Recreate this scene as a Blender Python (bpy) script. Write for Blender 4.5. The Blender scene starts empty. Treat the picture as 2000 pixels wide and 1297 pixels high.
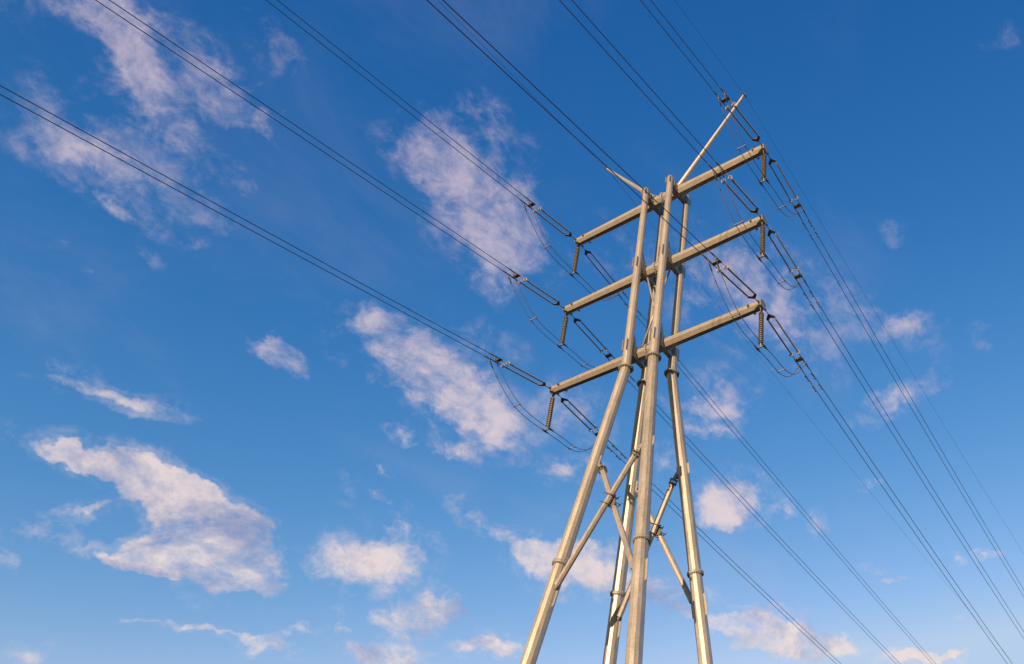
# Steel transmission tower with twin-conductor lines against an evening sky (Blender 4.5, procedural only)
import bpy, math, random
from mathutils import Vector, Matrix, Quaternion
random.seed(7)
R = math.radians
sc = bpy.context.scene
col = sc.collection

# ------------------------------------------------------------------ look
EXPOSURE = 0.0
SUN_E, SUN_C = 5.0, (1.0, 0.72, 0.44)
AIR, DUST, OZONE = 1.0, 0.3, 2.0
SKY_S = 0.15
SKY_RGB = ((2.60, 2.15, 3.05), (1.34, 1.52, 4.1), (0.86, 2.32, 5.6))   # power, gain, ceiling
GLOW_CAP = (2.6, 1.9, 1.25)
CLOUD_S = 1.0
CLOUD_LOW, CLOUD_HIGH, CLOUD_GREY = (0.86, 0.73, 0.70, 1), (0.62, 0.52, 0.62, 1), (0.23, 0.27, 0.48, 1)
WR_F, WR_B, EW_R = 0.021, 0.022, 0.010       # drawn radii of the conductors and earth wires, metres

# ------------------------------------------------------------------ camera
cam_d = bpy.data.cameras.new('camera')
cam = bpy.data.objects.new('camera', cam_d); col.objects.link(cam)
H = 48.9                                     # height of the top crossarm above the ground
XA = Vector((0.88092770, 0.47290258, -0.01815306))
YA = Vector((0.23794810, -0.40944288, 0.88075946))
ZA = Vector((0.40908078, -0.78020490, -0.47321584))
rot = Matrix((XA, YA, ZA)).transposed()
cam.matrix_world = Matrix.Translation((26.82035, -29.77572, H - 47.31262)) @ rot.to_4x4()
cam_d.sensor_fit = 'HORIZONTAL'; cam_d.sensor_width = 36.0
cam_d.lens = 1588.521 / 2000 * 36.0
cam_d.shift_x = -593.31 / 2000; cam_d.shift_y = 387.106 / 2000
cam_d.clip_start = 0.1; cam_d.clip_end = 20000
sc.camera = cam

# ------------------------------------------------------------------ exposure, sun
sc.view_settings.view_transform = 'Standard'; sc.view_settings.look = 'None'
sc.view_settings.gamma = 1.0; sc.view_settings.exposure = EXPOSURE
SUN_EL, SUN_AZ = 6.0, 6.0                    # degrees; azimuth from -Y towards +X
sun_dir = Vector((math.sin(R(SUN_AZ)) * math.cos(R(SUN_EL)), -math.cos(R(SUN_AZ)) * math.cos(R(SUN_EL)), math.sin(R(SUN_EL))))
sd = bpy.data.lights.new('sun', 'SUN'); sd.energy = SUN_E; sd.angle = R(0.5); sd.color = SUN_C
so = bpy.data.objects.new('sun', sd); col.objects.link(so)
so.rotation_euler = sun_dir.to_track_quat('Z', 'Y').to_euler(); so.location = (20, -60, 80)
sc.cycles.use_denoising = True
sc.cycles.max_bounces = 5; sc.cycles.diffuse_bounces = 3; sc.cycles.glossy_bounces = 3

# ------------------------------------------------------------------ world: Nishita sky with broken evening cloud
# each cloud puff: Euler angles that turn Z to its place in the sky, two angular radii, weight
CLOUDS = [
    (0.5138,0.6311,-2.4956,0.0137,0.0271,0.85), (-0.5324,0.6032,2.2437,0.0124,0.0219,0.75), (0.6075,0.5649,-2.3781,0.0104,0.0208,0.85), (-0.0355,0.8146,2.896,0.0183,0.0434,0.5),
    (0.0876,0.7767,3.0219,0.0151,0.0317,0.75), (-0.2684,0.7525,2.4977,0.0092,0.0186,0.5), (0.267,0.7275,-2.897,0.0174,0.0375,0.42), (0.3612,0.64,-2.824,0.0116,0.0193,0.5),
    (-0.2148,0.8252,2.7332,0.0108,0.024,0.5), (0.0171,0.886,3.028,0.0157,0.032,0.75), (0.0509,0.8785,3.0042,0.0138,0.0405,0.45), (-0.0499,0.9168,2.873,0.012,0.0162,0.7),
    (0.0889,0.9109,3.0736,0.0059,0.0147,0.4), (0.0233,0.9736,2.969,0.0064,0.0167,0.7), (0.7184,-0.5896,-1.2794,0.0069,0.0229,0.35), (-0.4732,0.6932,2.4109,0.0118,0.0196,0.35),
    (0.9112,-0.5295,-1.3482,0.0112,0.0148,0.35), (0.5264,0.8186,-2.7045,0.0068,0.011,0.35), (0.2327,0.813,-3.0517,0.0177,0.0454,0.42), (0.2857,0.7175,-2.932,0.0183,0.0407,0.35),
    (0.1508,0.7265,2.8813,0.022,0.0321,0.85), (0.5001,0.6055,-2.9388,0.0371,0.0548,1), (0.4785,0.6573,-3.0574,0.0253,0.03,0.9), (0.7296,-0.0134,-2.1816,0.0173,0.0317,0.65),
    (-0.3868,0.5895,2.0255,0.0102,0.0233,0.5), (0.3187,0.6159,3.1051,0.0138,0.0249,0.5), (0.8326,0.0561,-2.2172,0.013,0.0174,0.4), (0.0788,0.7648,2.4834,0.0214,0.0331,0.5),
    (0.1694,0.7246,2.4742,0.0254,0.0402,0.45), (0.1482,0.7706,2.3529,0.0318,0.0745,0.78), (0.6556,0.574,3.0511,0.0303,0.0541,0.5), (0.2742,0.7876,2.5597,0.0267,0.0537,0.4),
    (0.3319,0.8625,2.6151,0.0184,0.0292,0.6), (0.1735,0.9231,2.4346,0.0092,0.028,0.95), (0.0243,0.96,2.2385,0.0074,0.0233,0.8), (0.5081,0.7004,2.6435,0.0206,0.0456,0.5),
    (-0.0416,0.8469,1.8462,0.0131,0.0241,0.55), (-0.359,0.8714,1.4757,0.0111,0.038,0.8), (0.6575,0.6082,2.7264,0.008,0.0108,0.45), (0.3078,0.6778,2.3813,0.0099,0.0106,0.4),
    (0.3231,0.4812,2.2787,0.0097,0.0168,0.4), (-0.4944,0.8972,2.1725,0.0121,0.0219,1), (-0.3691,0.9395,2.295,0.0114,0.0226,0.85), (-0.4842,0.8054,2.0393,0.0094,0.0202,0.7),
    (-0.0883,0.9258,2.5218,0.0164,0.0435,0.8), (0.0281,0.9573,2.6575,0.0166,0.0487,0.8), (0.6386,0.7829,-2.9083,0.0223,0.0468,0.75), (0.5879,0.8515,-3.0526,0.0259,0.0405,0.85),
    (0.2135,0.8787,2.8099,0.0125,0.031,0.4), (-0.2658,1.0524,2.5721,0.0076,0.0375,0.85), (-0.4513,1.0045,2.3969,0.0101,0.0151,0.4), (-0.3424,1.11,2.5081,0.006,0.0274,1),
    (0.0087,1.1363,2.8562,0.0127,0.035,1.2), (0.6441,1.0275,-2.7587,0.0166,0.039,1.3), (0.8876,0.8878,-2.5176,0.0192,0.043,1.2), (0.9496,0.8414,-2.4814,0.0167,0.0283,0.9),
    (0.413,1.1515,-3.0734,0.0106,0.025,0.8), (0.844,0.9471,-2.5451,0.0116,0.0235,0.75), (-0.1548,1.2054,2.6334,0.0072,0.0306,1.2), (-0.1168,1.2049,2.6402,0.0108,0.0381,1.2),
    (-0.3066,1.184,2.3965,0.0132,0.0252,0.9), (-0.6485,1.0876,2.1009,0.0053,0.0112,0.9), (0.4681,1.1673,-3.1054,0.0081,0.0322,0.65), (-0.1861,1.2276,2.5594,0.0088,0.034,0.6),
    (0.9916,-0.8006,-1.4124,0.0055,0.0233,0.85), (-0.8523,1.0107,1.9554,0.0059,0.0196,0.85), (1.0677,0.5104,-2.0354,0.0061,0.0073,0.6), (-0.6828,1.1371,2.1682,0.0044,0.0057,0.55),
    (-0.5596,1.0829,1.9872,0.0199,0.0446,1.15), (0.0758,1.2162,2.628,0.0232,0.0407,1.15), (0.5714,1.1221,3.1293,0.0111,0.0204,0.72), (-0.1294,1.2648,2.5394,0.0112,0.021,1.12),
    (-0.3264,1.2485,2.3993,0.0044,0.0341,0.94), (-0.2118,1.2406,2.4272,0.0047,0.0127,0.83), (-0.312,1.2476,2.2434,0.0108,0.0414,1.12), (-0.3045,1.2259,2.1326,0.0086,0.0259,1.15),
    (-0.6624,1.2428,2.1625,0.0098,0.0245,0.72), (0.3501,1.0631,3.0117,0.0082,0.0222,0.83), (0.3213,1.0944,2.9538,0.0066,0.03,0.72), (0.4312,1.0152,3.1135,0.0071,0.0129,0.77),
    (0.3721,0.9805,2.9718,0.0063,0.0211,0.72), (-0.4696,0.9436,2.042,0.0072,0.012,0.72), (0.7585,0.9111,-2.9337,0.0074,0.0157,0.72), (0.644,0.9566,-3.0318,0.0091,0.0152,0.72),
    (0.1534,1.1226,2.584,0.0202,0.0284,1.12), (0.3098,1.118,2.7095,0.0204,0.0466,1), (0.1385,1.1042,2.5072,0.0091,0.0211,0.77), (0.2392,0.9385,2.6893,0.0227,0.0313,0.72),
    (-0.2752,1.0018,2.0715,0.012,0.0202,0.89), (0.365,0.9542,2.7136,0.0173,0.0205,0.72), (0.2603,1.1384,2.5467,0.0209,0.0425,1.06), (0.0835,1.029,2.2621,0.015,0.0343,1.06),
    (0.0762,1.0571,2.2739,0.0138,0.0298,1.15), (0.2917,1.0299,2.4395,0.0057,0.0151,0.72), (1.0449,0.2846,-2.8252,0.0101,0.0138,0.72), (0.1267,1.1839,2.296,0.0099,0.036,1.12),
    (0.7161,1.0863,2.9289,0.011,0.0342,0.72), (0.025,1.2226,2.1155,0.0148,0.0405,1.12), (0.4607,1.1609,2.5548,0.0161,0.0312,0.72), (0.0317,1.1447,1.9754,0.0056,0.0187,1.06),
    (-0.2445,1.1164,1.6961,0.0075,0.0213,0.72), (0.1765,1.2301,2.1119,0.0073,0.0337,1.12), (-0.1805,1.2275,1.6943,0.0042,0.0183,0.72), (0.5236,1.0574,2.4563,0.005,0.0079,0.72),
    (-0.3087,0.9936,1.603,0.005,0.01,0.72), (-0.121,1.1234,1.6889,0.0037,0.0121,0.72), (-0.1351,1.2243,2.1245,0.006,0.018,0.72), (0.3124,1.1553,2.5592,0.0074,0.0184,0.7),
    (-0.006,1.2022,2.1125,0.0074,0.0249,0.8), (-0.1512,1.2115,1.8643,0.0074,0.0249,0.6), (-0.0616,1.2239,2.1188,0.0073,0.0246,0.6), (-0.3648,1.2551,2.4189,0.0042,0.0183,0.6),
    (-0.1726,1.2453,2.4335,0.0053,0.0141,0.6), (0.2181,1.1843,2.0999,0.0037,0.0097,0.5),
]
BELLY_SHADE = [  # shaded sides of the bigger clouds, painted in as grey patches
    (0.9185,0.8528,-2.5093,0.0225,0.0399,0.85), (0.8094,0.9314,-2.6026,0.0139,0.04,0.4), (0.1468,1.227,2.6917,0.011,0.0308,0.3), (0.5823,1.1404,2.7788,0.0135,0.0341,0.55),
    (0.259,1.1395,2.6366,0.012,0.0352,0.3), (0.2793,1.1513,2.5512,0.011,0.0366,0.3), (0.4912,1.168,-3.0827,0.0111,0.0368,0.5),
]

def build_world():
    w = bpy.data.worlds.new('World'); sc.world = w; w.use_nodes = True
    w.cycles.sampling_method = 'MANUAL'; w.cycles.sample_map_resolution = 256
    nt = w.node_tree; nt.nodes.clear(); N = nt.nodes.new; L = nt.links.new
    def math_(op, a, b=None, clamp=False):
        n = N('ShaderNodeMath'); n.operation = op; n.use_clamp = clamp
        for i, v in enumerate((a, b)):
            if v is None: continue
            if isinstance(v, (int, float)): n.inputs[i].default_value = v
            else: L(v, n.inputs[i])
        return n.outputs[0]
    def smooth(v, a, b, c=0.0, d=1.0, mode='SMOOTHSTEP'):
        n = N('ShaderNodeMapRange'); n.interpolation_type = mode; n.clamp = True
        L(v, n.inputs['Value'])
        for k, x in zip(('From Min', 'From Max', 'To Min', 'To Max'), (a, b, c, d)): n.inputs[k].default_value = x
        return n.outputs['Result']
    def vmath(op, a, b=None, s=None):
        n = N('ShaderNodeVectorMath'); n.operation = op
        for i, v in enumerate((a, b)):
            if v is None: continue
            if isinstance(v, (tuple, list, Vector)): n.inputs[i].default_value = v
            else: L(v, n.inputs[i])
        if s is not None: n.inputs['Scale'].default_value = s
        return n.outputs['Value' if op in ('LENGTH', 'DOT_PRODUCT') else 'Vector']
    def noise(v, scale, detail, rough, lac=2.1, dist=0.0, out='Fac'):
        n = N('ShaderNodeTexNoise'); n.noise_dimensions = '3D'; L(v, n.inputs['Vector'])
        n.inputs['Scale'].default_value = scale; n.inputs['Detail'].default_value = detail
        n.inputs['Roughness'].default_value = rough; n.inputs['Lacunarity'].default_value = lac
        n.inputs['Distortion'].default_value = dist
        return n.outputs[out]
    TOWARD_LIGHT = Vector((-0.020, -0.012, 0.020))
    def mix(f, a, b):
        n = N('ShaderNodeMix'); n.data_type = 'RGBA'; n.clamp_factor = True
        if isinstance(f, (int, float)): n.inputs['Factor'].default_value = f
        else: L(f, n.inputs['Factor'])
        for i, v in ((6, a), (7, b)):
            if isinstance(v, tuple): n.inputs[i].default_value = v
            else: L(v, n.inputs[i])
        return n.outputs[2]
    tc = N('ShaderNodeTexCoord'); D = tc.outputs['Generated']
    sky = N('ShaderNodeTexSky'); sky.sky_type = 'NISHITA'; sky.sun_disc = False
    sky.sun_elevation = R(SUN_EL); sky.sun_rotation = R(180 - SUN_AZ)
    sky.air_density = AIR; sky.dust_density = DUST; sky.ozone_density = OZONE; sky.altitude = 300
    # clear evening air away from the sun: deeper, bluer towards the zenith; the glow round the sun is left as it is
    sp = N('ShaderNodeSeparateColor'); L(sky.outputs[0], sp.inputs[0])
    cb = N('ShaderNodeCombineColor')
    for i, (g, k, top) in enumerate(SKY_RGB):
        L(math_('MINIMUM', math_('MULTIPLY', math_('POWER', sp.outputs[i], g), k), top), cb.inputs[i])
    cap = N('ShaderNodeCombineColor')
    for i, top in enumerate(GLOW_CAP): L(math_('MINIMUM', sp.outputs[i], top), cap.inputs[i])
    near_sun = smooth(vmath('DOT_PRODUCT', D, sun_dir), -0.15, 0.55)
    skycol = mix(near_sun, cb.outputs[0], cap.outputs[0])
    # cloud field: soft puffs pulled ragged by turbulence
    streak = Vector((0.4638, 0.8313, -0.3063))
    along = vmath('DOT_PRODUCT', D, streak)
    sub = N('ShaderNodeVectorMath'); sub.operation = 'SCALE'; sub.inputs[0].default_value = streak
    L(math_('MULTIPLY', along, -0.40), sub.inputs['Scale'])
    Da = vmath('ADD', D, sub.outputs[0])                     # stretched along the wind
    wn = noise(D, 9.0, 5.0, 0.62, out='Color')
    wv = vmath('SCALE', vmath('SUBTRACT', wn, (0.5, 0.5, 0.5)), s=0.06)
    wn2 = noise(D, 34.0, 3.0, 0.6, out='Color')
    wv2 = vmath('SCALE', vmath('SUBTRACT', wn2, (0.5, 0.5, 0.5)), s=0.028)
    P = vmath('ADD', vmath('ADD', D, wv), wv2)
    def field(lst, edge0=0.0, edge1=1.6):
        acc = None; p = P
        for i, (ex, ey, ez, r1, r2, s) in enumerate(lst):
            if i and i % 30 == 0:                            # short chains keep the shader stack small
                cx = N('ShaderNodeCombineXYZ'); L(math_('MULTIPLY', acc, 1e-7), cx.inputs[0]); p = vmath('ADD', P, cx.outputs[0])
            m = N('ShaderNodeMapping'); m.vector_type = 'TEXTURE'; L(p, m.inputs['Vector'])
            m.inputs['Rotation'].default_value = (ex, ey, ez); m.inputs['Scale'].default_value = (r1, r2, 1e4)
            q = smooth(vmath('LENGTH', m.outputs[0]), edge0, edge1, s, 0.0)
            acc = q if acc is None else math_('ADD', acc, q)
        return acc
    env = math_('MINIMUM', field(CLOUDS, 0.0, 2.3), 1.0)
    belly_shade = math_('MINIMUM', field(BELLY_SHADE), 1.0)
    sepD = N('ShaderNodeSeparateXYZ'); L(D, sepD.inputs[0]); el = sepD.outputs['Z']
    high = smooth(el, 0.42, 0.72)                            # 0 low cumulus, 1 high wisps
    f1 = noise(Da, 12.0, 11.0, 0.66, dist=0.35)
    f2 = noise(D, 42.0, 8.0, 0.66, dist=0.5)
    f1s = noise(vmath('ADD', Da, TOWARD_LIGHT), 12.0, 6.0, 0.62, dist=0.35)   # same field a step towards the light
    relief_shade = math_('MULTIPLY', math_('SUBTRACT', f1, f1s), 3.2)  # light and shade of the billows, painted into the cloud colour
    t1 = math_('MULTIPLY', math_('SUBTRACT', f1, 0.5), 2.9); t2 = math_('MULTIPLY', math_('SUBTRACT', f2, 0.5), 1.7)
    tS = math_('ADD', math_('ADD', t1, t2), 0.5)
    k = math_('SUBTRACT', 1.75, math_('MULTIPLY', high, 0.60))
    dens = math_('ADD', tS, math_('MULTIPLY', math_('SUBTRACT', env, 0.68), k))
    thin = math_('MULTIPLY', smooth(dens, 0.08, 1.58), smooth(env, 0.0, 0.25))
    faint = math_('MULTIPLY', math_('MULTIPLY', smooth(tS, 0.30, 1.35), smooth(env, 0.0, 0.30)), 0.42)
    thin = math_('MAXIMUM', thin, faint)
    amax = smooth(high, 0.0, 1.0, 0.95, 0.80, mode='LINEAR')
    up = smooth(el, 0.0, 0.04)
    alpha = math_('MULTIPLY', math_('MULTIPLY', thin, amax), up)
    # faint veil of cirrus
    veil = math_('MULTIPLY', smooth(noise(Da, 5.0, 8.0, 0.6, dist=0.4), 0.5, 0.8), 0.08)
    alpha = math_('MAXIMUM', alpha, math_('MULTIPLY', veil, up))
    bil = smooth(noise(D, 30.0, 6.0, 0.55), 0.3, 0.72)
    lit = mix(smooth(el, 0.30, 0.80), CLOUD_LOW, CLOUD_HIGH)
    body = mix(math_('SUBTRACT', math_('MULTIPLY', bil, 0.30), relief_shade, clamp=True), lit, CLOUD_GREY)
    body = mix(math_('MULTIPLY', math_('MULTIPLY', belly_shade, smooth(tS, -0.5, 1.1, 1.15, 0.45)), 0.85), body, CLOUD_GREY)  # cloud self-shadow mixed in as grey
    skyb = N('ShaderNodeBackground'); L(skycol, skyb.inputs['Color']); skyb.inputs['Strength'].default_value = SKY_S
    clb = N('ShaderNodeBackground'); L(body, clb.inputs['Color']); clb.inputs['Strength'].default_value = CLOUD_S
    mx = N('ShaderNodeMixShader'); L(alpha, mx.inputs[0]); L(skyb.outputs[0], mx.inputs[1]); L(clb.outputs[0], mx.inputs[2])
    out = N('ShaderNodeOutputWorld'); L(mx.outputs[0], out.inputs['Surface'])
build_world()

# ------------------------------------------------------------------ materials
def new_mat(name, base, rough, metal=0.0, var=0.12, scale=3.0, bump=0.0, spangle=0.0, stain=0.0, spec=0.5):
    m = bpy.data.materials.new(name); m.use_nodes = True
    nt = m.node_tree; N = nt.nodes.new; L = nt.links.new
    b = nt.nodes['Principled BSDF']
    b.inputs['Roughness'].default_value = rough; b.inputs['Metallic'].default_value = metal
    b.inputs['Specular IOR Level'].default_value = spec
    tc = N('ShaderNodeTexCoord'); P = tc.outputs['Object']
    n1 = N('ShaderNodeTexNoise'); n1.inputs['Scale'].default_value = scale; n1.inputs['Detail'].default_value = 6; n1.inputs['Roughness'].default_value = 0.65
    L(P, n1.inputs['Vector'])
    mr = N('ShaderNodeMapRange'); L(n1.outputs['Fac'], mr.inputs['Value'])
    mr.inputs['From Min'].default_value = 0.25; mr.inputs['From Max'].default_value = 0.75
    mr.inputs['To Min'].default_value = 1 - var; mr.inputs['To Max'].default_value = 1 + var
    fac = mr.outputs[0]
    def mul(a, c):
        k = N('ShaderNodeMath'); k.operation = 'MULTIPLY'; L(a, k.inputs[0]); L(c, k.inputs[1]); return k.outputs[0]
    if spangle:                                              # zinc spangle of hot-dip galvanising
        v = N('ShaderNodeTexVoronoi'); v.inputs['Scale'].default_value = 16.0; L(P, v.inputs['Vector'])
        sp = N('ShaderNodeSeparateColor'); L(v.outputs['Color'], sp.inputs[0])
        r = N('ShaderNodeMapRange'); L(sp.outputs[0], r.inputs['Value']); r.inputs['To Min'].default_value = 1 - spangle; r.inputs['To Max'].default_value = 1 + spangle
        fac = mul(fac, r.outputs[0])
    if stain:                                                # run-off streaks and dull patches
        mp = N('ShaderNodeMapping'); mp.inputs['Scale'].default_value = (5.0, 5.0, 0.22); L(P, mp.inputs['Vector'])
        n2 = N('ShaderNodeTexNoise'); n2.inputs['Scale'].default_value = 1.6; n2.inputs['Detail'].default_value = 5; L(mp.outputs[0], n2.inputs['Vector'])
        r = N('ShaderNodeMapRange'); L(n2.outputs['Fac'], r.inputs['Value']); r.inputs['From Min'].default_value = 0.38; r.inputs['From Max'].default_value = 0.66
        r.inputs['To Min'].default_value = 1 - stain; r.inputs['To Max'].default_value = 1.04
        fac = mul(fac, r.outputs[0])
    oi = N('ShaderNodeObjectInfo'); ro = N('ShaderNodeMapRange'); L(oi.outputs['Random'], ro.inputs['Value'])   # every section came from its own zinc bath
    ro.inputs['To Min'].default_value = 0.94; ro.inputs['To Max'].default_value = 1.05; fac = mul(fac, ro.outputs[0])
    vm = N('ShaderNodeVectorMath'); vm.operation = 'SCALE'; vm.inputs[0].default_value = base; L(fac, vm.inputs['Scale'])
    L(vm.outputs[0], b.inputs['Base Color'])
    rr = N('ShaderNodeMapRange'); L(n1.outputs['Fac'], rr.inputs['Value']); rr.inputs['To Min'].default_value = max(0.05, rough - 0.10); rr.inputs['To Max'].default_value = min(1, rough + 0.10)
    L(rr.outputs[0], b.inputs['Roughness'])
    if bump:
        bp = N('ShaderNodeBump'); bp.inputs['Strength'].default_value = bump; bp.inputs['Distance'].default_value = 0.02
        L(n1.outputs['Fac'], bp.inputs['Height']); L(bp.outputs[0], b.inputs['Normal'])
    return m
STEEL = new_mat('galvanised_steel', (0.585, 0.515, 0.46), 0.45, 0.34, 0.12, 0.9, 0.05, 0.09, 0.17)
ARMST = new_mat('weathered_steel', (0.46, 0.405, 0.35), 0.53, 0.30, 0.09, 3.0, 0.05, 0.07, 0.06)
PLATE = new_mat('galvanised_plate', (0.42, 0.41, 0.40), 0.55, 0.30, 0.10, 4.0, 0.04, 0.06)
BOLT = new_mat('bolt_steel', (0.30, 0.28, 0.25), 0.50, 0.5, 0.20, 9.0)
HARD = new_mat('forged_hardware', (0.25, 0.215, 0.175), 0.55, 0.4, 0.2, 8.0)
RINGM = new_mat('bright_aluminium', (0.52, 0.45, 0.43), 0.45, 0.5, 0.06, 6.0)
WIREM = new_mat('weathered_conductor', (0.16, 0.145, 0.14), 0.55, 0.5, 0.12, 3.0)
JUMPM = new_mat('stranded_aluminium', (0.25, 0.205, 0.185), 0.50, 0.5, 0.12, 3.0)
CERAM = new_mat('grey_glazed_porcelain', (0.43, 0.36, 0.265), 0.28, 0.0, 0.14, 10.0)
POLYM = new_mat('grey_silicone_rubber', (0.47, 0.36, 0.235), 0.40, 0.0, 0.12, 10.0)
ORANGE = new_mat('orange_marking_paint', (0.85, 0.28, 0.03), 0.6, 0.0, 0.08, 12.0)
CONC = new_mat('concrete', (0.36, 0.35, 0.33), 0.85, 0.0, 0.15, 3.0, 0.2)

def ground_mat():
    m = bpy.data.materials.new('dry_grassland'); m.use_nodes = True
    nt = m.node_tree; N = nt.nodes.new; L = nt.links.new; b = nt.nodes['Principled BSDF']
    b.inputs['Roughness'].default_value = 0.95
    tc = N('ShaderNodeTexCoord')
    n = N('ShaderNodeTexNoise'); n.inputs['Scale'].default_value = 0.05; n.inputs['Detail'].default_value = 10; L(tc.outputs['Object'], n.inputs['Vector'])
    n2 = N('ShaderNodeTexNoise'); n2.inputs['Scale'].default_value = 1.3; n2.inputs['Detail'].default_value = 8; L(tc.outputs['Object'], n2.inputs['Vector'])
    ad = N('ShaderNodeMath'); ad.operation = 'ADD'; L(n.outputs[0], ad.inputs[0]); L(n2.outputs[0], ad.inputs[1])
    r = N('ShaderNodeValToRGB'); r.color_ramp.elements[0].position = 0.40; r.color_ramp.elements[1].position = 0.62
    r.color_ramp.elements[0].color = (0.028, 0.024, 0.013, 1); r.color_ramp.elements[1].color = (0.080, 0.058, 0.034, 1)
    hf = N('ShaderNodeMath'); hf.operation = 'MULTIPLY'; L(ad.outputs[0], hf.inputs[0]); hf.inputs[1].default_value = 0.5
    L(hf.outputs[0], r.inputs[0]); L(r.outputs[0], b.inputs['Base Color'])
    bp = N('ShaderNodeBump'); bp.inputs['Strength'].default_value = 0.6; L(n2.outputs[0], bp.inputs['Height']); L(bp.outputs[0], b.inputs['Normal'])
    return m

# ------------------------------------------------------------------ mesh building
class MB:
    def __init__(s): s.v = []; s.f = []; s.sm = []
    def add(s, vs, fs, smooth=False):
        o = len(s.v); s.v += [tuple(v) for v in vs]
        s.f += [tuple(i + o for i in f) for f in fs]; s.sm += [smooth] * len(fs)
    @staticmethod
    def frame(d, up=None):
        d = Vector(d).normalized()
        u = Vector(up) if up is not None else (Vector((0, 0, 1)) if abs(d.z) < 0.9 else Vector((0, 1, 0)))
        a = u.cross(d).normalized(); b = d.cross(a).normalized()
        return a, b, d
    def lathe(s, p0, d, prof, n=12, phase=0.0, smooth=True, up=None, caps=True):
        a, b, d = s.frame(d, up); p0 = Vector(p0); vs = []; fs = []
        for r, t in prof:
            for k in range(n):
                th = phase + 2 * math.pi * k / n
                vs.append(p0 + d * t + (a * math.cos(th) + b * math.sin(th)) * r)
        for i in range(len(prof) - 1):
            for k in range(n):
                k2 = (k + 1) % n
                fs.append((i * n + k, i * n + k2, (i + 1) * n + k2, (i + 1) * n + k))
        s.add(vs, fs, smooth)
        if caps:
            o = len(s.v) - len(vs); e = o + (len(prof) - 1) * n
            s.f += [tuple(o + k for k in reversed(range(n))), tuple(e + k for k in range(n))]; s.sm += [False, False]
    def rod(s, p0, p1, r0, r1=None, n=8, phase=0.0, smooth=True, up=None):
        p0 = Vector(p0); p1 = Vector(p1)
        s.lathe(p0, p1 - p0, [(r0, 0), (r0 if r1 is None else r1, (p1 - p0).length)], n, phase, smooth, up)
    def vcone(s, p0, r0, p1, r1, n, phase):                  # leaning polygonal tube with level end cuts
        vs = []; fs = []
        for p, r in ((p0, r0), (p1, r1)):
            for k in range(n):
                th = phase + 2 * math.pi * k / n
                vs.append((p[0] + math.sin(th) * r, p[1] - math.cos(th) * r, p[2]))
        for k in range(n):
            k2 = (k + 1) % n; fs.append((k, k2, n + k2, n + k))
        fs += [tuple(range(n)), tuple(n + k for k in range(n))]
        s.add(vs, fs)
    def tube(s, pts, r, n=6, smooth=True):
        pts = [Vector(p) for p in pts]; vs = []; fs = []; m = len(pts)
        up = Vector((1, 0, 0))
        for i, p in enumerate(pts):
            d = (pts[min(i + 1, m - 1)] - pts[max(i - 1, 0)]).normalized()
            a = d.cross(up).normalized(); b = a.cross(d)
            rr = r[i] if isinstance(r, (list, tuple)) else r
            for k in range(n):
                th = 2 * math.pi * k / n; vs.append(p + (a * math.cos(th) + b * math.sin(th)) * rr)
        for i in range(m - 1):
            for k in range(n):
                k2 = (k + 1) % n; fs.append((i * n + k, i * n + k2, (i + 1) * n + k2, (i + 1) * n + k))
        fs += [tuple(reversed(range(n))), tuple((m - 1) * n + k for k in range(n))]
        s.add(vs, fs, smooth)
    def box(s, c, sz, ax=None):
        c = Vector(c); X, Y, Z = ax if ax else (Vector((1, 0, 0)), Vector((0, 1, 0)), Vector((0, 0, 1)))
        hx, hy, hz = (q / 2 for q in sz); vs = []
        for i in (-1, 1):
            for j in (-1, 1):
                for k in (-1, 1): vs.append(c + X * hx * i + Y * hy * j + Z * hz * k)
        s.add(vs, [(0, 1, 3, 2), (4, 6, 7, 5), (0, 4, 5, 1), (2, 3, 7, 6), (0, 2, 6, 4), (1, 5, 7, 3)])
    def plate(s, poly, o, U, V, t):                          # flat polygon in the U,V plane, thickness t along its normal
        o = Vector(o); U = Vector(U).normalized(); V = Vector(V).normalized(); W = U.cross(V).normalized(); n = len(poly)
        vs = [o + U * x + V * y + W * (t / 2 * q) for q in (-1, 1) for x, y in poly]
        fs = [tuple(reversed(range(n))), tuple(range(n, 2 * n))] + [(k, (k + 1) % n, n + (k + 1) % n, n + k) for k in range(n)]
        s.add(vs, fs)
    def torus(s, c, d, R_, r, n=20, m=7):
        a, b, d = s.frame(d); c = Vector(c); vs = []; fs = []
        for i in range(n):
            th = 2 * math.pi * i / n; e = a * math.cos(th) + b * math.sin(th)
            for j in range(m):
                ph = 2 * math.pi * j / m; vs.append(c + e * (R_ + r * math.cos(ph)) + d * (r * math.sin(ph)))
        for i in range(n):
            for j in range(m):
                i2 = (i + 1) % n; j2 = (j + 1) % m
                fs.append((i * m + j, i2 * m + j, i2 * m + j2, i * m + j2))
        s.add(vs, fs, True)
    def mesh(s, name):
        me = bpy.data.meshes.new(name); me.from_pydata(s.v, [], s.f)
        me.polygons.foreach_set('use_smooth', s.sm); me.update()
        return me
def obj(name, src, mat, parent=None):
    me = src.mesh(name) if isinstance(src, MB) else src
    if mat and not me.materials: me.materials.append(mat)
    o = bpy.data.objects.new(name, me); col.objects.link(o)
    if parent: o.parent = parent
    return o
def tag(o, label, cat, group=None, kind=None):
    if label: o['label'] = label
    if cat: o['category'] = cat
    if group: o['group'] = group
    if kind: o['kind'] = kind
    return o
def empty(name, loc=(0, 0, 0)):
    o = bpy.data.objects.new(name, None); o.empty_display_size = 0.3; col.objects.link(o); o.location = loc
    return o
def copy_tree(o, parent=None):
    c = o.copy(); col.objects.link(c)
    if parent: c.parent = parent
    for ch in list(o.children): copy_tree(ch, c)
    return c

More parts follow.
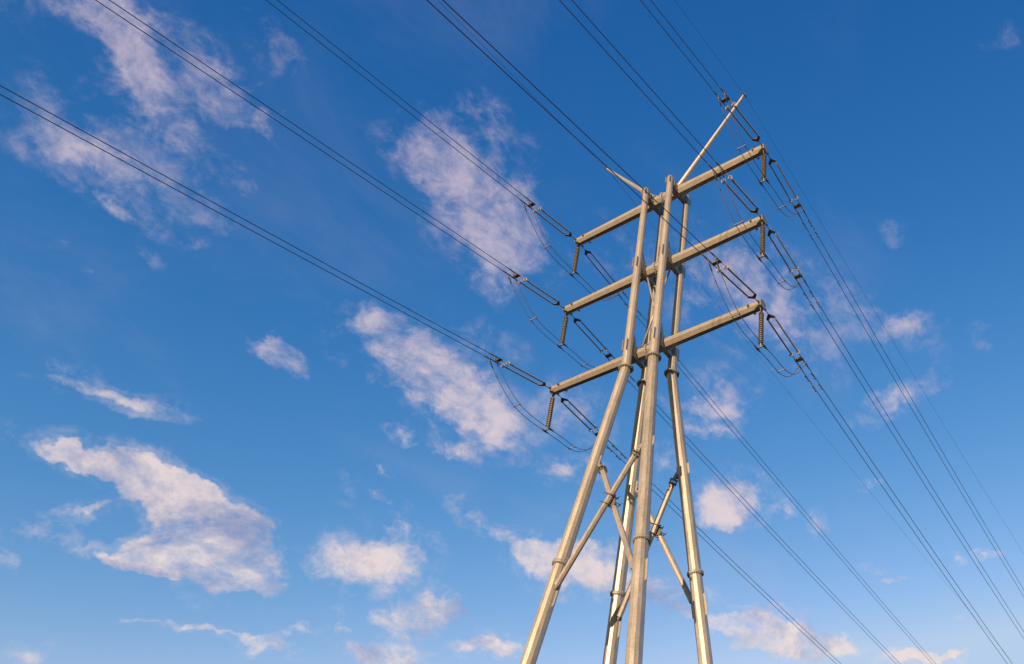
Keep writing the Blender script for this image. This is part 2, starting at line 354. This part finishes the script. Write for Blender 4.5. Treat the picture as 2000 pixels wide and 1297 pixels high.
# ------------------------------------------------------------------ ground
g = MB(); G = 6000.0
g.add([(-G, -G, 0), (G, -G, 0), (G, G, 0), (-G, G, 0)], [(0, 1, 2, 3)])
tag(obj('ground', g, ground_mat()), None, None, kind='structure')

# ------------------------------------------------------------------ tower
AZ = [H, H - 6.663, H - 13.643]                              # crossarm heights
ZT, ZF, ZG = H + 0.456, H - 15.237, H - 28.569               # pole top, knuckle flange, lower flange
def up_ab(z):
    t = (z - ZF) / (ZT - ZF); return 1.045 + t * (1.038 - 1.045), 0.883 + t * (0.930 - 0.883)
def lo_ab(z):
    t = (ZF - z) / (ZF - ZG); return 1.045 + t * 1.613, 0.883 + t * 1.375
def leg_r(z): return 0.315 + (ZF - z) / (ZF - (H - 34.0)) * 0.062
def pole_r(z): return 0.285 + (z - ZF) / (ZT - ZF) * (0.208 - 0.285)
tower = empty('transmission_tower', (0, 0, 0))
tag(tower, 'tall four-legged tubular steel transmission tower with three tapered crossarms and two slanting peaks', 'transmission tower')
CORN = [(-1, -1), (1, -1), (1, 1), (-1, 1)]
def flange(c, d, R_, th, nb, rb, up=None):
    m = MB(); c = Vector(c); a, b, d = MB.frame(d, up)
    m.lathe(c - d * th, d, [(R_ * 0.97, 0), (R_, 0.012), (R_, th - 0.008), (R_ * 0.985, th - 0.004), (R_ * 0.985, th + 0.004), (R_, th + 0.008), (R_, 2 * th - 0.012), (R_ * 0.97, 2 * th)], 28, 0, False)
    for k in range(nb):
        ph = 2 * math.pi * k / nb; e = a * math.cos(ph) + b * math.sin(ph)
        m.rod(c + e * rb - d * (th + 0.055), c + e * rb + d * (th + 0.055), 0.027, n=6, smooth=False)
    return m
for sx, sy in CORN:
    # upper pole
    a1, b1 = up_ab(ZT); a0, b0 = up_ab(ZF)
    m = MB(); m.vcone((sx * a0, sy * b0, ZF), pole_r(ZF), (sx * a1, sy * b1, ZT), pole_r(ZT), 12, R(9))
    for z in (H - 3.4, H - 10.2):                            # shop weld seam
        a, b = up_ab(z); m.vcone((sx * a, sy * b, z), pole_r(z) + 0.004, (sx * a, sy * b, z + 0.02), pole_r(z) + 0.004, 12, R(9))
    pole = obj('upper_pole', m, STEEL, tower)
    m = MB(); m.vcone((sx * a1, sy * b1, ZT), pole_r(ZT) + 0.012, (sx * a1, sy * b1, ZT + 0.025), pole_r(ZT) + 0.006, 12, R(9))
    obj('pole_cap', m, PLATE, pole)
    # splayed lower leg
    a2, b2 = lo_ab(0.25)
    m = MB(); m.vcone((sx * a2, sy * b2, 0.25), leg_r(0.25), (sx * a0, sy * b0, ZF - 0.02), leg_r(ZF), 12, R(9))
    for z in (H - 17.9, H - 26.3, H - 30.55, H - 33.2, H - 39.0):
        a, b = lo_ab(z); ax, bx = lo_ab(z + 0.02)
        m.vcone((sx * a, sy * b, z), leg_r(z) + 0.004, (sx * ax, sy * bx, z + 0.02), leg_r(z) + 0.004, 12, R(9))
    leg = obj('leg', m, STEEL, tower)
    obj('flange_collar', flange((sx * a0, sy * b0, ZF - 0.02), (0, 0, 1), 0.465, 0.055, 18, 0.405), PLATE, leg)
    ag, bg = lo_ab(ZG)
    d = (Vector((sx * a0, sy * b0, ZF)) - Vector((sx * a2, sy * b2, 0))).normalized()
    obj('flange_collar', flange((sx * ag, sy * bg, ZG), d, leg_r(ZG) + 0.095, 0.06, 26, leg_r(ZG) + 0.055), PLATE, leg)
    # through plates for the braces, standing proud on both sides of the leg
    for z0, z1, w in ((H - 31.05, H - 29.8, 0.125), (H - 22.45, H - 21.75, 0.10)):
        m = MB(); zc = (z0 + z1) / 2; a, b = lo_ab(zc); hl = (z1 - z0) / 2; W = leg_r(zc) + w; c = 0.09
        m.plate([(-W + c, -hl), (W - c, -hl), (W, -hl + c), (W, hl), (-W, hl), (-W, -hl + c)], (sx * a, sy * b, zc), d.cross(Vector((0, 1, 0))), d, 0.03)
        obj('gusset_plate', m, PLATE, leg)
    a, b = lo_ab(0)
    m = MB(); m.lathe((sx * a, sy * b, -0.4), (0, 0, 1), [(0.95, 0), (0.95, 0.55), (0.90, 0.6)], 24, 0, False)
    foot = obj('footing', m, CONC, tower)
    obj('base_flange', flange((sx * a2, sy * b2, 0.27), (0, 0, 1), 0.66, 0.05, 16, 0.58), PLATE, foot)

def arm_r(x): return 0.385 + abs(x) / 8.05 * (0.300 - 0.385)
XL = 8.07
for i, z in enumerate(AZ):
    m = MB()
    for s in (-1, 1):
        x0 = -0.15; m.lathe((x0, 0, z), (s, 0, 0), [(arm_r(0), 0), (arm_r(8), abs(s * XL - x0))], 8, R(22.5), False, up=(0, 0, 1))
    arm = obj('crossarm', m, ARMST, tower)
    if i == 0: tag(arm, 'top crossarm with an orange painted mark near its right end', None)
    obj('flange_collar', flange((-0.15, 0, z), (1, 0, 0), 0.475, 0.05, 18, 0.432), PLATE, arm)
    for s in (-1, 1):
        m = MB(); m.lathe((s * XL, 0, z), (s, 0, 0), [(0.315, 0), (0.315, 0.03)], 20, 0, False)
        obj('end_plate', m, PLATE, arm)
        for y in (-1, 1):
            for x in (7.99, 7.28):
                m = MB(); zz = z - 0.02; ya = y * arm_r(x) * 0.97
                m.plate([(-0.05, -0.11), (0.12, -0.07), (0.17, 0), (0.12, 0.07), (-0.05, 0.11)], (s * x, ya, zz), (0, y, 0), (0, 0, 1), 0.04)
                m.rod((s * x - 0.07, ya + y * 0.10, zz), (s * x + 0.07, ya + y * 0.10, zz), 0.045, n=8, smooth=False)
                obj('attachment_lug', m, HARD, arm)
        m = MB(); m.plate([(-0.14, 0.10), (0.14, 0.10), (0.07, -0.16), (-0.07, -0.16)], (s * 7.98, 0, z - 0.36), (0, 1, 0), (0, 0, 1), 0.05)
        m.rod((s * 7.98 - 0.06, 0, z - 0.47), (s * 7.98 + 0.06, 0, z - 0.47), 0.035, n=8, smooth=False)
        obj('hanger_plate', m, HARD, arm)
    if i == 0:                                               # small orange number painted on the lit upper facet
        x0 = 7.0; r0 = arm_r(x0); nrm = Vector((0, -1, 0)); V = Vector((0, 0, 1))
        base = Vector((x0, 0, z)) + nrm * (r0 * math.cos(R(22.5)) + 0.004)
        for k in range(3):
            m = MB(); c = base + Vector((k * 0.17, 0, 0))
            m.plate([(-0.055, 0.05), (0.055, 0.05), (0.055, 0.085), (-0.055, 0.085)], c, (1, 0, 0), V, 0.003)
            m.plate([(-0.055, -0.085), (0.055, -0.085), (0.055, -0.05), (-0.055, -0.05)], c, (1, 0, 0), V, 0.003)
            m.plate([(0.02, -0.05), (0.055, -0.05), (0.055, 0.05), (0.02, 0.05)], c, (1, 0, 0), V, 0.003)
            if k != 1: m.plate([(-0.055, -0.05), (-0.02, -0.05), (-0.02, 0.05), (-0.055, 0.05)], c, (1, 0, 0), V, 0.003)
            obj('painted_mark', m, ORANGE, arm)
    # brackets that carry the arm between front and back poles
    for s in (-1, 1):
        m = MB(); a, b = up_ab(z); p = pole_r(z); F = b + p + 0.085; x = s * a
        if i:
            half = [(F, -0.42), (F, 0.43), (b + p * 0.3, 0.43), (b + p * 0.2, 1.18), (b - p - 0.02, 1.12), (0.36, 0.40)]
            low = [(b + 0.1, -0.43), (0.62, -0.50), (0.30, -0.46)]
        else:
            half = [(F, -0.20), (F, 0.30), (b + p * 0.4, 0.38), (b - p, 0.34), (0.40, 0.26)]
            low = [(b + 0.1, -0.22), (0.62, -0.30), (0.30, -0.33)]
        poly = half + [(-y, q) for y, q in reversed(half)] + [(-y, q) for y, q in low] + list(reversed(low))
        for e in (-1, 1):
            m.plate(poly, (x + e * 0.155, 0, z), (0, 1, 0), (0, 0, 1), 0.028)
            yb = 0.66                                        # splice plates with two rows of bolts
            hh = (0.40 if i else 0.22)
            for f in (-1, 1):
                m.box((x + e * 0.183, f * yb, z + 0.02), (0.024, 0.26, 2 * hh))
        m.box((x, 0, z - (0.47 if i else 0.30)), (0.28, 1.3, 0.03))
        for f in (-1, 1): m.box((x, f * (b - 0.14), z - (0.435 if i else 0.245)), (0.28, 0.5, 0.028))
        nb = 9 if i else 4
        for e in (-1, 1):
            for f in (-1, 1):
                for dy in (-0.07, 0.07):
                    for k in range(nb):
                        zz = z + 0.02 - hh + 0.05 + k * (2 * hh - 0.1) / (nb - 1); xx = x + e * 0.195; yy = f * yb + dy
                        m.rod((xx, yy, zz), (xx + e * 0.06, yy, zz), 0.030, n=6, smooth=False)
        obj('bracket', m, PLATE, tower)

# slanting earth wire peaks on the top arm
TIPX, TIPZ = 6.24, H + 6.95
for s in (-1, 1):
    p0 = Vector((s * 0.98, 0, H + 0.50)); p1 = Vector((s * TIPX, 0, TIPZ)); d = (p1 - p0).normalized()
    m = MB(); m.lathe(p0, d, [(0.185, 0), (0.085, (p1 - p0).length)], 12, R(8), False)
    pk = obj('earth_wire_peak', m, STEEL, tower)
    obj('flange_collar', flange(p0 + d * 0.06, d, 0.27, 0.03, 10, 0.225), PLATE, pk)
    m = MB(); m.plate([(-0.10, -0.22), (0.18, -0.22), (0.10, 0.06), (-0.10, 0.10)], p0 + d * (-0.12), d, d.cross(Vector((0, 1, 0))), 0.24); 
    obj('base_shoe', m, PLATE, pk)
    m = MB(); m.rod(p1 - d * 0.02, p1 + d * 0.03, 0.10, n=12, smooth=False)
    m.plate([(-0.16, -0.10), (0.16, -0.10), (0.12, 0.06), (-0.12, 0.06)], p1 + d * 0.02 + Vector((0, 0, -0.03)), (0, 1, 0), (0, 0, 1), 0.05)
    obj('tip_cap', m, HARD, pk)

# slim cross bracing between middle and bottom arm
for s in (-1, 1):
    p0 = Vector((s * 0.86, s * 0.07, AZ[1] - 0.52)); p1 = Vector((-s * 0.82, s * 0.07, AZ[2] + 0.62)); d = (p1 - p0).normalized()
    m = MB(); m.rod(p0, p1, 0.062, n=12)
    sb = obj('slim_brace', m, STEEL, tower)
    m = MB()
    for q in (-0.10, 0.02): m.lathe(p1 + d * q, d, [(0.125, 0), (0.125, 0.03)], 14, 0, False)
    m.rod(p1, p1 + d * 0.30, 0.05, n=8, smooth=False)
    obj('end_collar', m, HARD, sb)
m = MB(); c = (Vector((0, 0, (AZ[1] + AZ[2]) / 2 + 0.05)))
m.box(c, (0.30, 0.05, 0.10)); m.rod(c + Vector((-0.2, -0.1, 0.02)), c + Vector((0.2, -0.1, -0.02)), 0.018, n=6)
obj('brace_clamp', m, HARD, tower)

# heavy crossed braces in the front and the back face
for sy in (-1, 1):
    def on(x, z, off): return Vector((x, sy * lo_ab(z)[1] + off, z))
    for s in (1, -1):                                        # s=1 starts at the right leg and passes nearer the camera
        off = -0.19 if s == 1 else 0.19
        p0 = on(s * 1.29, H - 22.83, off); p1 = on(-s * (2.36 if s == 1 else 2.30), H - 30.0, off)
        d = (p1 - p0).normalized(); n = Vector((0, 1, 0))
        m = MB(); m.rod(p0, p1, 0.165, 0.165, 8, R(22.5), False)
        m.rod(p0 + d * 2.1, p0 + d * 2.12, 0.169, 0.169, 8, R(22.5), False)
        br = obj('brace', m, STEEL, tower)
        m = MB()
        for q in (-0.20, 0.0): m.lathe(p0 + d * q, d, [(0.245, 0), (0.25, 0.008), (0.25, 0.030), (0.245, 0.038)], 20, 0, False)
        for k in range(8):
            th = 2 * math.pi * (k + 0.5) / 8; A, B, D = MB.frame(d); e = A * math.cos(th) + B * math.sin(th)
            m.rod(p0 + e * 0.205 - d * 0.26, p0 + e * 0.205 + d * 0.12, 0.019, n=6)
        obj('end_collar', m, BOLT, br)
        m = MB(); U = (-d).cross(n).normalized()
        hw = Vector((s * (lo_ab(H - 22.1)[0] - leg_r(H - 22.1) * 0.6), p0.y, H - 22.05)) - p0
        m.plate([(-0.14, 0.18), (0.14, 0.18), (0.10, 0.55), (0.03, 0.78), (-0.05, 0.78), (-0.10, 0.55)], p0, U, -d, 0.05)
        m.box(p0 - d * 0.40 + Vector((0, -off * 0.45, 0)), (0.16, 0.20, 0.16))
        for q in (0.32, 0.48): m.rod(p0 - d * q - n * 0.09, p0 - d * q + n * 0.09, 0.03, n=6, smooth=False)
        obj('lug_plate', m, PLATE, br)
        m = MB(); m.plate([(-0.09, -0.1), (0.09, -0.1), (0.07, 0.16), (-0.07, 0.16)], p1 + d * 0.02, U, d, 0.06)
        m.rod(p1 + d * 0.10 - n * 0.10, p1 + d * 0.10 + n * 0.10, 0.035, n=6, smooth=False)
        obj('lug_plate', m, PLATE, br)
    c = on(0, H - 25.36, 0.0)
    d1 = Vector((-1, 0, -2)).normalized(); d2 = Vector((1, 0, -2)).normalized(); yv = Vector((0, 1, 0))
    m = MB()
    for dd, off in ((d1, -0.19), (d2, 0.19)):
        w = dd.cross(yv).normalized()
        for q in (-0.26, 0.26):
            pc = c + dd * q + yv * off
            so_ = -1 if off < 0 else 1
            m.rod(pc - w * 0.36 + yv * so_ * 0.19, pc + w * 0.36 + yv * so_ * 0.19, 0.028, n=6)
            for e in (-1, 1): m.rod(pc + w * e * 0.215 - yv * so_ * 0.24, pc + w * e * 0.215 + yv * so_ * 0.27, 0.022, n=6)
    m.box(c, (0.62, 0.035, 0.62))
    obj('cross_clamp', m, HARD, tower)

# ------------------------------------------------------------------ line hardware
LINES = {   # slope at the tower and curvature of every span, side F towards the camera, B away from it
 'FL3': (-0.1721, 0.000177), 'FL2': (-0.1715, 0.000177), 'FL1': (-0.1611, 0.000196), 'FR3': (-0.1733, 0.000182), 'FR2': (-0.1654, 0.000191), 'FR1': (-0.1701, 0.000186),
 'BL3': (-0.1598, 0.000348), 'BL2': (-0.1556, 0.000343), 'BL1': (-0.1681, 0.000322), 'BR3': (-0.1587, 0.000385), 'BR2': (-0.1588, 0.000397), 'BR1': (-0.1542, 0.000396)}
TH = {'F': R(-0.367), 'B': R(-0.956)}
E = 0.2273                                                   # half spacing of a twin bundle
def span_frame(key):
    side = key[0]; th = TH[side]
    u = Vector((math.sin(th), -math.cos(th) if side == 'F' else math.cos(th), 0))
    n = Vector((-u.y, u.x, 0));  n = n if n.x > 0 else -n
    P0 = Vector((-8.0 if key[1] == 'L' else 8.0, 0, AZ[int(key[2]) - 1]))
    m, c = LINES[key]
    return P0, u, n, m, c
def on_span(key, s, off=0.0):
    P0, u, n, m, c = span_frame(key)
    return P0 + u * s + n * off + Vector((0, 0, m * s + c * s * s))

# strain insulator: local frame x across, y along the pull, z up; origin at the arm lug
def make_strain():
    root = empty('strain_insulator')
    m = MB(); m.tube([(0, -0.02, 0), (0, 0.42, 0)], 0.024, 6); m.torus((0, 0.02, 0), (1, 0, 0), 0.05, 0.02, 12, 6); m.torus((0, 0.40, 0), (0, 0, 1), 0.05, 0.02, 12, 6)
    obj('shackle', m, HARD, root)
    m = MB(); m.plate([(-0.06, 0.36), (0.06, 0.36), (0.285, 0.60), (0.285, 0.74), (0.18, 0.74), (0.05, 0.62), (-0.05, 0.62), (-0.18, 0.74), (-0.285, 0.74), (-0.285, 0.60)], (0, 0, 0), (1, 0, 0), (0, 1, 0), 0.035)
    obj('yoke_plate', m, HARD, root)
    prof = [(0.028, 0.0), (0.028, 0.10), (0.040, 0.11), (0.040, 0.17)]
    y = 0.19
    while y < 2.80:
        prof += [(0.026, y), (0.055, y + 0.012), (0.055, y + 0.021), (0.026, y + 0.034)]; y += 0.058
    prof += [(0.040, 2.84), (0.040, 2.95), (0.026, 2.96), (0.026, 3.42)]
    rod = MB(); rod.lathe((0, 0, 0), (0, 1, 0), prof, 10, 0, True); rodme = rod.mesh('insulator_rod')
    ring = MB(); ring.torus((0, 2.92, 0), (0, 1, 0), 0.135, 0.026, 22, 8)
    for k in range(2): ring.box((0.07 * (1 - 2 * k), 2.92, 0), (0.12, 0.03, 0.02))
    ringme = ring.mesh('grading_ring')
    for s in (-1, 1):
        o = obj('insulator_rod', rodme, POLYM, root); o.location = (s * E, 0.68, 0)
        obj('grading_ring', ringme, RINGM, o)
    m = MB(); m.box((0, 4.17, 0), (0.55, 0.24, 0.04)); m.box((0, 4.06, 0.03), (0.55, 0.03, 0.10))
    for s in (-1, 1): m.rod((s * E, 4.10, -0.06), (s * E, 4.10, 0.06), 0.03, n=6, smooth=False)
    obj('yoke_plate', m, HARD, root)
    for s in (-1, 1):
        m = MB(); m.lathe((s * E, 4.22, 0), (0, 1, 0), [(0.02, 0), (0.034, 0.05), (0.034, 0.22), (0.045, 0.28), (0.045, 0.62), (0.036, 0.70), (0.030, 1.0)], 8)
        obj('dead_end_clamp', m, HARD, root)
    return root
ARMW = {'1': 'top', '2': 'middle', '3': 'bottom'}; ENDW = {'L': 'left', 'R': 'right'}
proto = make_strain(); first = True
for key in LINES:
    P0, u, n, m_, c_ = span_frame(key)
    A = on_span(key, 0.40); B = on_span(key, 5.0); d = (B - A).normalized()
    o = proto if first else copy_tree(proto); first = False
    X = n if key[0] == 'B' else n; Yv = d; Zv = X.cross(Yv).normalized()
    if Zv.z < 0: X = -X; Zv = X.cross(Yv).normalized()
    o.matrix_world = Matrix.Translation(A) @ Matrix((X, Yv, Zv)).transposed().to_4x4()
    way = 'up-left' if key[0] == 'F' else 'down-right'
    tag(o, 'twin-rod strain insulator stretching %s from the %s end of the %s crossarm' % (way, ENDW[key[1]], ARMW[key[2]]), 'insulator', 'twin strain insulators at the crossarm ends')

# vertical post insulator under each arm end
def make_post():
    root = empty('suspension_insulator')
    prof = [(0.03, 0.0), (0.03, 0.05), (0.05, 0.06), (0.05, 0.10)]; y = 0.12; p = 0.1444
    for k in range(16):
        prof += [(0.045, y), (0.060, y + 0.012), (0.146, y + 0.044), (0.152, y + 0.058), (0.146, y + 0.066), (0.10, y + 0.060), (0.050, y + 0.066)]; y += p
    prof += [(0.05, y), (0.05, y + 0.06), (0.028, y + 0.07), (0.028, y + 0.16)]
    m = MB(); m.lathe((0, 0, 0), (0, 0, -1), prof, 20, 0, True)
    obj('ribbed_body', m, CERAM, root)
    m = MB(); m.rod((0, 0, 0.08), (0, 0, -0.08), 0.035, n=10); m.torus((0, 0, 0.05), (1, 0, 0), 0.05, 0.018, 12, 6)
    obj('top_fitting', m, HARD, root)
    m = MB(); m.box((0, 0, -2.62), (2 * E + 0.06, 0.07, 0.06)); m.rod((0, 0, -2.52), (0, 0, -2.66), 0.04, n=8)
    obj('cross_bar', m, RINGM, root)
    for s in (-1, 1):
        m = MB(); m.tube([(s * E, -0.34, -2.66), (s * E, -0.12, -2.66), (s * E, 0, -2.655), (s * E, 0.12, -2.66), (s * E, 0.34, -2.66)], [0.030, 0.062, 0.075, 0.062, 0.030], 8)
        obj('cable_clamp', m, HARD, root)
    return root
proto = make_post(); first = True
for i in '123':
    for e in 'LR':
        o = proto if first else copy_tree(proto); first = False
        o.location = (-7.98 if e == 'L' else 7.98, 0, AZ[int(i) - 1] - 0.50)
        tag(o, 'ribbed vertical insulator hanging under the %s end of the %s crossarm' % (ENDW[e], ARMW[i]), 'insulator', 'ribbed vertical insulators under the crossarm ends')

# jumper loops: twin cables from the near dead end, past the post insulator, to the far dead end
JP = [(-5.02, -0.92), (-4.86, -1.06), (-4.55, -1.42), (-4.0, -1.93), (-3.3, -2.50), (-2.5, -2.92), (-1.6, -3.12), (-0.6, -3.165), (0.0, -3.165), (0.6, -3.15), (1.3, -3.16), (2.0, -3.20),
      (2.7, -3.10), (3.3, -2.83), (3.8, -2.38), (4.2, -1.86), (4.5, -1.38), (4.72, -1.02), (4.86, -0.84)]
def smooth_path(pts, k=4):
    P = [Vector((0, y, z)) for y, z in pts]; out = []
    for i in range(len(P) - 1):
        p0 = P[max(i - 1, 0)]; p1 = P[i]; p2 = P[i + 1]; p3 = P[min(i + 2, len(P) - 1)]
        for j in range(k):
            t = j / k
            out.append(0.5 * ((2 * p1) + (p2 - p0) * t + (2 * p0 - 5 * p1 + 4 * p2 - p3) * t * t + (3 * p1 - p0 - 3 * p2 + p3) * t ** 3))
    return out + [P[-1]]
def make_jumper():
    root = empty('jumper_cable'); path = smooth_path(JP)
    m = MB(); m.tube(path, 0.021, 7); me = m.mesh('cable')
    t = MB(); t.tube([(0, -5.02, -0.92), (0, -4.9, -1.02), (0, -4.6, -1.37)], [0.035, 0.048, 0.034], 8); t.box((0, -4.98, -0.93), (0.05, 0.16, 0.10)); tme = t.mesh('terminal_pad')
    t2 = MB(); t2.tube([(0, 4.86, -0.84), (0, 4.74, -0.99), (0, 4.58, -1.25)], [0.035, 0.046, 0.032], 8); t2.box((0, 4.84, -0.87), (0.05, 0.14, 0.09)); t2me = t2.mesh('terminal_pad')
    for s in (-1, 1):
        o = obj('cable', me, JUMPM, root); o.location.x = s * E
        obj('terminal_pad', tme, JUMPM, o); obj('terminal_pad', t2me, JUMPM, o)
    for y, z in ((-2.6, -2.895), (2.25, -3.195)):
        m = MB(); m.box((0, y, z), (2 * E, 0.045, 0.045))
        for s in (-1, 1): m.box((s * E, y, z), (0.075, 0.10, 0.09))
        obj('spacer', m, RINGM, root)
    return root
proto = make_jumper(); first = True
for i in '123':
    for e in 'LR':
        o = proto if first else copy_tree(proto); first = False
        o.location = (-8.0 if e == 'L' else 8.0, 0, AZ[int(i) - 1])
        tag(o, 'twin jumper cable looping under the %s end of the %s crossarm' % (ENDW[e], ARMW[i]), 'jumper cable', 'twin jumper cables looping under the crossarm ends')

# line conductors, one object each, in twin bundles
def steps(s0, s1, n): return [s0 + (s1 - s0) * (k / n) ** 1.6 for k in range(n + 1)]
damp = MB(); damp.rod((0, -0.19, -0.095), (0, 0.19, -0.095), 0.011, n=6); damp.box((0, 0, -0.045), (0.05, 0.06, 0.11))
for q in (-1, 1): damp.lathe((0, q * 0.19 - 0.075, -0.10), (0, 1, 0), [(0.03, 0), (0.055, 0.02), (0.055, 0.12), (0.035, 0.15)], 8)
dampme = damp.mesh('vibration_damper')
for key in LINES:
    F = key[0] == 'F'
    for s in (-1, 1):
        pts = [on_span(key, q, s * E) for q in steps(5.0, 190.0 if F else 420.0, 60)]
        m = MB(); m.tube(pts, WR_F if F else WR_B, 6)
        o = obj('power_line', m, WIREM)
        tag(o, '%s wire of the pair running %s from the %s end of the %s crossarm' % ('upper' if s == 1 else 'lower', 'up-left' if F else 'down-right', ENDW[key[1]], ARMW[key[2]]), 'power line', 'conductors strung in twin pairs from the crossarm ends')
        if not F:
            for q in (6.0, 6.95):
                c = on_span(key, q, s * E); d = (on_span(key, q + 0.1, s * E) - c).normalized()
                X = Vector((1, 0, 0)); Zv = X.cross(d).normalized(); X = d.cross(Zv).normalized()
                dm = obj('vibration_damper', dampme, HARD, o)
                dm.matrix_local = Matrix.Translation(c) @ Matrix((X, d, Zv)).transposed().to_4x4()

# earth wires over the two peaks
for s, fm, bm in ((-1, (-0.1183, 0.00055), (-0.0977, 0.000197)), (1, (-0.145, 0.0012), (-0.1174, 0.000347))):
    tip = Vector((s * TIPX, 0, TIPZ)); pts = []
    for q in reversed(steps(0.3, 90.0, 40)): pts.append(tip + Vector((0, -q, fm[0] * q + fm[1] * q * q)))
    pts.append(tip + Vector((0, 0, 0.0)))
    for q in steps(0.3, 420.0, 60): pts.append(tip + Vector((0, q, bm[0] * q + bm[1] * q * q)))
    m = MB(); m.tube(pts, EW_R, 6)
    o = obj('earth_wire', m, WIREM)
    tag(o, 'thin earth wire passing over the tip of the %s peak' % ('left' if s == -1 else 'right'), 'earth wire', 'thin earth wires over the peak tips')
    m = MB(); m.tube([tip + Vector((0, -0.30, -0.03)), tip + Vector((0, -0.1, 0.01)), tip + Vector((0, 0.1, 0.01)), tip + Vector((0, 0.30, -0.03))], [0.018, 0.045, 0.045, 0.018], 8)
    obj('wire_clamp', m, HARD, o)
    for q in (0.85, 1.75):
        c = tip + Vector((0, q, bm[0] * q))
        dm = obj('vibration_damper', dampme, HARD, o); dm.scale = (0.5, 0.5, 0.5); dm.location = c
